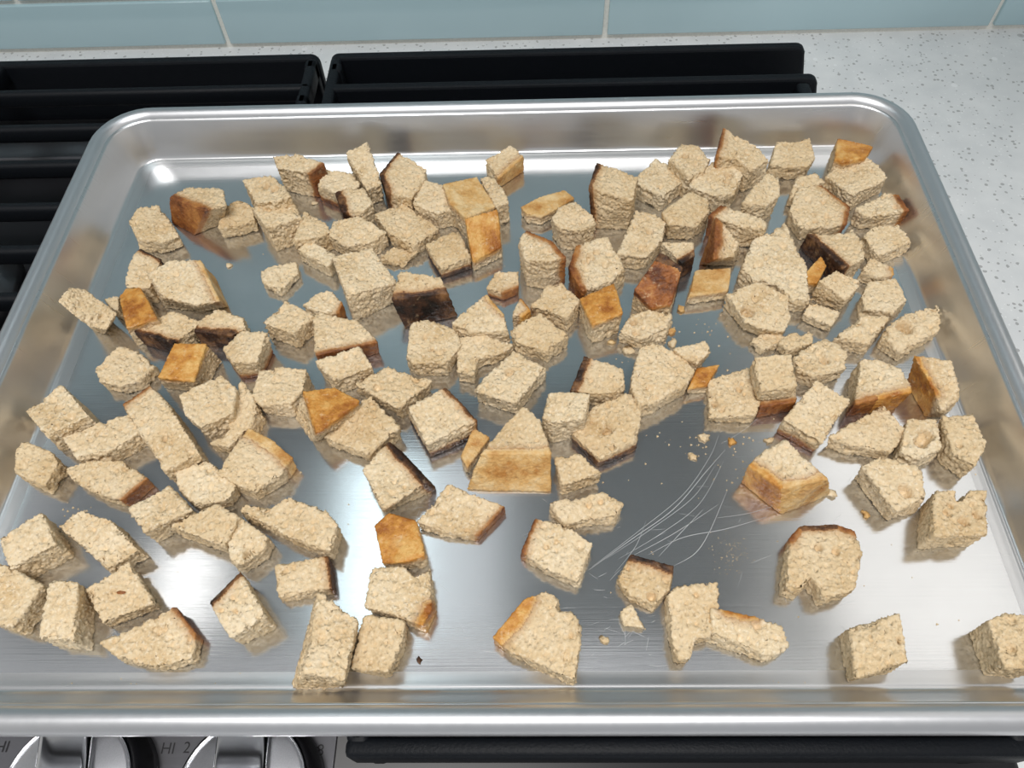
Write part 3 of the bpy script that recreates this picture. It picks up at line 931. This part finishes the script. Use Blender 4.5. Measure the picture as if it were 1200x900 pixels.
rng = np.random.default_rng(7)
FOOT = []
for bi, (h, tops, label, crust, bases, bz, nm) in enumerate(BREAD):
    tp = parse(tops, h)
    pr = np.random.default_rng(bi + 100)
    grow = 1.055
    mx, my = np.mean([q[0] for q in tp]), np.mean([q[1] for q in tp])
    tilt = pr.normal(0, 0.07, 2)
    tp = [(mx + (x - mx) * grow, my + (y - my) * grow,
           z * (1 + (0 if t_.count(',') > 1 else np.clip((x - mx) / 25 * tilt[0] + (y - my) / 25 * tilt[1] + pr.normal(0, 0.035), -0.16, 0.16))))
          for (x, y, z), t_ in zip(tp, tops.split())]
    T = np.array([px(*q) for q in tp])
    if bases:
        bp = parse(bases, 0.0)
        Bs = np.array([px(*q) for q in bp])
    else:
        Bs = T.copy()
        cen = T.mean(0)
        Bs[:, :2] = cen[:2] + (Bs[:, :2] - cen[:2]) * 0.98 + pr.normal(0, 0.0005, (len(T), 2))
        Bs[:, 2] = bz * 0.001
    Bs[:, 2] += 0.0004
    # orientation: counter-clockwise seen from above
    area2 = np.sum(T[:, 0] * np.roll(T[:, 1], -1) - np.roll(T[:, 0], -1) * T[:, 1])
    flip = area2 < 0
    size = np.ptp(T[:, :2], axis=0).max()
    vox = 0.00058 if size > 0.016 else 0.0005
    FOOT.append((T, Bs))
    V, Nn, Fq = remesh(T[::-1] if flip else T, Bs[::-1] if flip else Bs, vox)
    if ((V - V.mean(0)) * Nn).sum(1).mean() < 0:
        Nn = -Nn
        Fq = Fq[:, ::-1]
    # distance to crust, mm
    cdist = np.full(len(V), 99.0)
    kind = np.zeros(len(V), dtype=int)
    hz = max(T[:, 2].max(), 1e-4)
    kinds = []
    for what, kd, th in crust:
        kinds.append(kd)
        if what == 'T':
            A = np.c_[T[:, :2], np.ones(len(T))]
            co, *_ = np.linalg.lstsq(A, T[:, 2], rcond=None)
            d = (V[:, 0] * co[0] + V[:, 1] * co[1] + co[2] - V[:, 2]) / math.sqrt(1 + co[0] ** 2 + co[1] ** 2)
        elif what == 'B':
            d = V[:, 2] - Bs[:, 2].mean()
        else:
            i, j = what, (what + 1) % len(T)
            s = np.clip((V[:, 2] - Bs[i, 2]) / max(T[i, 2] - Bs[i, 2], 1e-4), 0, 1)[:, None]
            P0 = Bs[i] + (T[i] - Bs[i]) * s
            P1 = Bs[j] + (T[j] - Bs[j]) * s
            E_ = (P1 - P0)[:, :2]
            q = V[:, :2] - P0[:, :2]
            u = np.clip((q * E_).sum(1) / np.maximum((E_ ** 2).sum(1), 1e-10), 0, 1)[:, None]
            d = np.linalg.norm(q - E_ * u, axis=1)
            # slanting side: true distance is shorter
            sl = np.linalg.norm((T[i] - Bs[i])[:2]) / max(T[i, 2] - Bs[i, 2], 1e-4)
            d = d / math.sqrt(1 + sl * sl)
        d = d * 1000 - th - (vnoise(V * 160, 31 + bi) * 0.9 + vnoise(V * 600, 61 + bi) * 0.5) * min(1, th / 2)
        up = d < cdist
        cdist[up] = d[up]
        kind[up] = len(kinds) - 1
    soft = np.clip((cdist + 0.6) / 1.5, 0.55, 1.0)
    if crust:
        # seen underside crusts keep a rough look
        pass
    # relief
    sd = bi * 13 + 5
    amp = min(1.0, size / 0.024) * 0.001
    d = vnoise(V * 75, sd) * 0.9 + vnoise(V * 210, sd + 1) * 0.16 + vnoise(V * 480, sd + 2) * 0.22 + vnoise(V * 1000, sd + 4) * 0.42 + vnoise(V * 1700, sd + 6) * 0.25
    d -= np.abs(vnoise(V * np.array([420, 420, 300]), sd + 3)) * 0.3 - 0.25
    D = Nn * (d * amp * 0.8 * soft)[:, None] + pr.normal(0, 0.00018, V.shape) * soft[:, None]
    # open bubbles: a few wide ones and many pinholes
    K = int(100 * (size / 0.024) ** 2)
    cent = rng.integers(0, len(V), K)
    for ci, c in enumerate(cent):
        r = (rng.uniform(0.0016, 0.0026) if ci < K * 0.0 else rng.uniform(0.0012, 0.0019) if ci < K * 0.05 else rng.uniform(0.0006, 0.0010)) * min(1.0, size / 0.018)
        st = np.array([rng.uniform(0.6, 1.0), rng.uniform(0.6, 1.0), 1.0])
        dd = (((V - V[c]) * st) ** 2).sum(1)
        m_ = (dd < r * r) & (soft > 0.9)
        D[m_] -= Nn[m_] * (np.sqrt(r * r - dd[m_]) * (0.9 if ci < K * 0.05 else 0.75))[:, None]
    for hx, hy, hr in HOLES:
        if inside(hx, hy, tp):
            hc = px(hx, hy, float(np.mean([q[2] for q in tp])))
            r = hr * 0.001
            dd = ((V - hc) ** 2).sum(1)
            m_ = (dd < r * r) & (Nn[:, 2] > 0.3)
            D[m_] -= Nn[m_] * (np.sqrt(r * r - dd[m_]) * 2.1)[:, None]
    V2 = V + D
    V2[:, 2] = np.maximum(V2[:, 2], 0.00015)
    org = np.array([V2[:, 0].mean(), V2[:, 1].mean(), V2[:, 2].min()])
    V2 = V2 - org
    cdv = np.clip(cdist, -30, 30) / 10.0
    if not crust:
        o = link(nm, np_mesh(nm, V2, Fq, cdv, M['crumb']))
        o.location = org
        tag(o, label, 'bread', GROUP)
        if 'orange fleck' in label:
            fm = bmesh.new()
            bmesh.ops.create_icosphere(fm, subdivisions=2, radius=0.0019)
            for v_ in fm.verts:
                v_.co = Vector((v_.co.x, v_.co.y * 0.4, v_.co.z * 0.25))
            fme = bpy.data.meshes.new('crust_fleck')
            fm.to_mesh(fme)
            fm.free()
            at_ = fme.attributes.new('crust_dist', 'FLOAT', 'POINT')
            at_.data.foreach_set('value', np.full(len(fme.vertices), -3.0, dtype=np.float32))
            fo = link('crust_fleck', fme, M['O'], o)
            q_ = px(142, 694, 0.0)
            k_ = int(np.argmin(((V2 + org)[:, 0] - px(142, 694, h * 0.001)[0]) ** 2 + ((V2 + org)[:, 1] - px(142, 694, h * 0.001)[1]) ** 2 + ((V2 + org)[:, 2] - h * 0.001) ** 2))
            fo.location = V2[k_]
        continue
    root = empty(nm, org)
    tag(root, label, 'bread', GROUP)
    fc = cdist[Fq].mean(1)
    fk = kind[Fq[:, 0]]
    isC = fc < 0
    if (~isC).any():
        link('crumb', np_mesh('crumb', V2, Fq[~isC], cdv, M['crumb']), None, root)
    for kd in sorted(set(kinds)):
        idx = [i for i, k in enumerate(kinds) if k == kd]
        sel = isC & np.isin(fk, idx)
        if sel.any():
            link('crust', np_mesh('crust', V2, Fq[sel], cdv, M[kd]), None, root)
bpy.data.objects.remove(TMPO)


# ------------------------------------------------------------------ loose crumbs
def blob(r, seed, flat=0.5):
    bm = bmesh.new()
    bmesh.ops.create_icosphere(bm, subdivisions=2, radius=r)
    P = np.array([v.co[:] for v in bm.verts])
    k = 1 + 0.75 * vnoise(P / r * 1.9 + 50, seed)
    for v, q in zip(bm.verts, k):
        v.co = Vector((v.co.x * q, v.co.y * q * 0.8, max(v.co.z * q, -r * 0.5) * flat))
    me = bpy.data.meshes.new('bread_crumb')
    bm.to_mesh(me)
    bm.free()
    me.materials.append(M['crumb'])
    a = me.attributes.new('crust_dist', 'FLOAT', 'POINT')
    a.data.foreach_set('value', np.full(len(me.vertices), 3.0, dtype=np.float32))
    for p in me.polygons:
        p.use_smooth = True
    return me


crumbs = [
    (825, 513, 2.6, 'crumb', 'pale crumb, biggest of those scattered before the square slice'),
    (857, 518, 1.9, 'G', 'orange crust crumb lying by the long scratches'),
    (811, 536, 2.0, 'crumb', 'long curled crumb near the top of the scratches'),
    (787, 389, 2.3, 'P', 'yellowish crumb beside the torn layered piece'),
    (738, 413, 2.8, 'crumb', 'thin crumb beside the shredded crumb heap'),
    (716, 402, 1.8, 'P', 'golden crumb at the foot of the golden brown topped cube'),
    (798, 363, 2.0, 'P', 'tan crumb beside the scorched-topped cube'),
    (269, 312, 1.7, 'crumb', 'round crumb on the bare metal near the lone flake'),
    (369, 239, 1.8, 'crumb', 'little crumb in front of the tan-sided big cube'),
    (708, 751, 1.8, 'crumb', 'round crumb beside the big ragged torn piece'),
    (901, 517, 1.9, 'crumb', 'crumb beside the brown crust foot'),
    (1014, 603, 1.7, 'P', 'tan crumb on the glare before the tan-tipped cube'),
    (973, 579, 2.2, 'crumb', 'crumb against the gold end of the large crusted piece'),
    (788, 404, 2.4, 'crumb', 'crumb between the torn layered piece and the shredded heap'),
    (491, 774, 1.3, 'D', 'dark brown speck by the knob-side rim'),
]
for i, (x, y, r, k, lab) in enumerate(crumbs):
    me = blob(r * 0.001, 400 + i)
    me.materials.clear()
    me.materials.append(M[k])
    if k != 'crumb':
        me.attributes['crust_dist'].data.foreach_set('value', np.full(len(me.vertices), -3.0, dtype=np.float32))
    o = link('bread_crumb', me)
    p = px(x, y, 0.0)
    o.location = (p[0], p[1], r * 0.0003)
    o.rotation_euler = (0, 0, i * 1.3)
    tag(o, lab, 'crumb', 'loose crumbs on the sheet')

rnd = random.Random(3)
vs, fs = [], []


def add_bit(x, y, r):
    p = px(x, y, 0.0)
    if abs(p[0]) > PW / 2 - 0.004 or abs(p[1]) > PD / 2 - 0.003:
        return
    b0 = len(vs)
    for dx, dy, dz in ((1, 0, 0.3), (-0.3, 0.9, 0.3), (-0.6, -0.7, 0.3), (0.1, 0, 1.0), (0, 0, 0.0)):
        vs.append((p[0] + dx * r * rnd.uniform(0.6, 1.3), p[1] + dy * r * rnd.uniform(0.6, 1.3), 0.00002 + dz * r))
    for f in ((0, 1, 3), (1, 2, 3), (2, 0, 3), (1, 0, 4), (2, 1, 4), (0, 2, 4)):
        fs.append(tuple(b0 + k for k in f))


for _ in range(150):
    add_bit(rnd.uniform(60, 1150), rnd.triangular(798, 812, 808), rnd.uniform(0.0002, 0.0005))
for _ in range(70):
    add_bit(rnd.gauss(850, 50), rnd.gauss(520, 24), rnd.uniform(0.0002, 0.0008))
for _ in range(30):
    add_bit(rnd.gauss(815, 25), rnd.gauss(395, 18), rnd.uniform(0.0003, 0.0008))
for _ in range(140):
    add_bit(rnd.gauss(857, 13), rnd.gauss(650, 12), rnd.uniform(0.0001, 0.0003))
for _ in range(120):
    add_bit(rnd.uniform(60, 1150), rnd.uniform(230, 800), rnd.uniform(0.0002, 0.0006))
for _ in range(12):
    add_bit(rnd.gauss(90, 14), rnd.gauss(598, 4), rnd.uniform(0.0003, 0.0009))
o = link('crumb_dust', mesh('crumb_dust', vs, fs), M['crumb'])
a = o.data.attributes.new('crust_dist', 'FLOAT', 'POINT')
a.data.foreach_set('value', np.full(len(o.data.vertices), 3.0, dtype=np.float32))
o['kind'] = 'stuff'
tag(o, 'fine bread crumb dust scattered over the baking sheet', 'crumbs')

# ------------------------------------------------------------------ scratches in the sheet
m, nt, b = new_mat('scratched_metal')
b.inputs['Base Color'].default_value = (0.72, 0.73, 0.74, 1)
b.inputs['Metallic'].default_value = 0.9
b.inputs['Roughness'].default_value = 0.5
M['scratch'] = m
vs, fs = [], []


def scratch(pts, wd=0.00022):
    wd *= 0.55
    P = [Vector(px(x, y, 0.00006)) for x, y in pts]
    # smooth curve through the points
    C = []
    n = len(P)
    for i in range(n - 1):
        p0, p1, p2, p3 = P[max(i - 1, 0)], P[i], P[i + 1], P[min(i + 2, n - 1)]
        for k in range(8):
            t = k / 8
            C.append(0.5 * ((2 * p1) + (p2 - p0) * t + (2 * p0 - 5 * p1 + 4 * p2 - p3) * t * t + (3 * p1 - p0 - 3 * p2 + p3) * t ** 3))
    C.append(P[-1])
    b0 = len(vs)
    for i, c in enumerate(C):
        d = C[min(i + 1, len(C) - 1)] - C[max(i - 1, 0)]
        nn = Vector((-d.y, d.x, 0)).normalized() * wd * 0.5 * (0.25 + 0.75 * math.sin(PI * (i + 0.3) / (len(C) - 0.4)))
        vs.append(tuple(c + nn))
        vs.append(tuple(c - nn))
    for i in range(len(C) - 1):
        a = b0 + 2 * i
        fs.append((a, a + 1, a + 3, a + 2))


scratch([(690, 668), (740, 632), (790, 596), (828, 552), (850, 527)], 0.00045)
scratch([(694, 664), (745, 625), (800, 580), (832, 535), (842, 510)], 0.0003)
scratch([(710, 655), (760, 622), (812, 583), (838, 545)], 0.0003)
scratch([(725, 655), (775, 625), (820, 590), (848, 540)], 0.0003)
scratch([(740, 652), (790, 625), (842, 591)], 0.00035)
scratch([(760, 650), (800, 630), (850, 620), (898, 606)], 0.0004)
scratch([(772, 652), (800, 622), (824, 597)], 0.00035)
scratch([(790, 663), (815, 648), (832, 622), (852, 575)], 0.0004)
scratch([(720, 672), (745, 640), (757, 610)], 0.00025)
scratch([(845, 520), (870, 505), (888, 490)], 0.00025)
scratch([(840, 607), (875, 602), (910, 592)], 0.0003)
scratch([(880, 660), (905, 650)], 0.0002)
for k in range(110):
    x, y = rnd.uniform(420, 1020), rnd.uniform(540, 790)
    if k < 30:
        x, y = rnd.uniform(690, 780), rnd.uniform(660, 770)
    a = rnd.choice([rnd.gauss(0.05, 0.15), rnd.gauss(-0.8, 0.4), rnd.gauss(0.9, 0.4)])
    L = rnd.uniform(4, 22)
    scratch([(x, y), (x + L * math.cos(a) * 0.5, y + L * math.sin(a) * 0.5 + rnd.uniform(-1, 1)), (x + L * math.cos(a), y + L * math.sin(a))], rnd.uniform(0.00008, 0.0002))
so = link('scratches', mesh('scratches', vs, fs), M['scratch'], sheet)
so['kind'] = 'stuff'
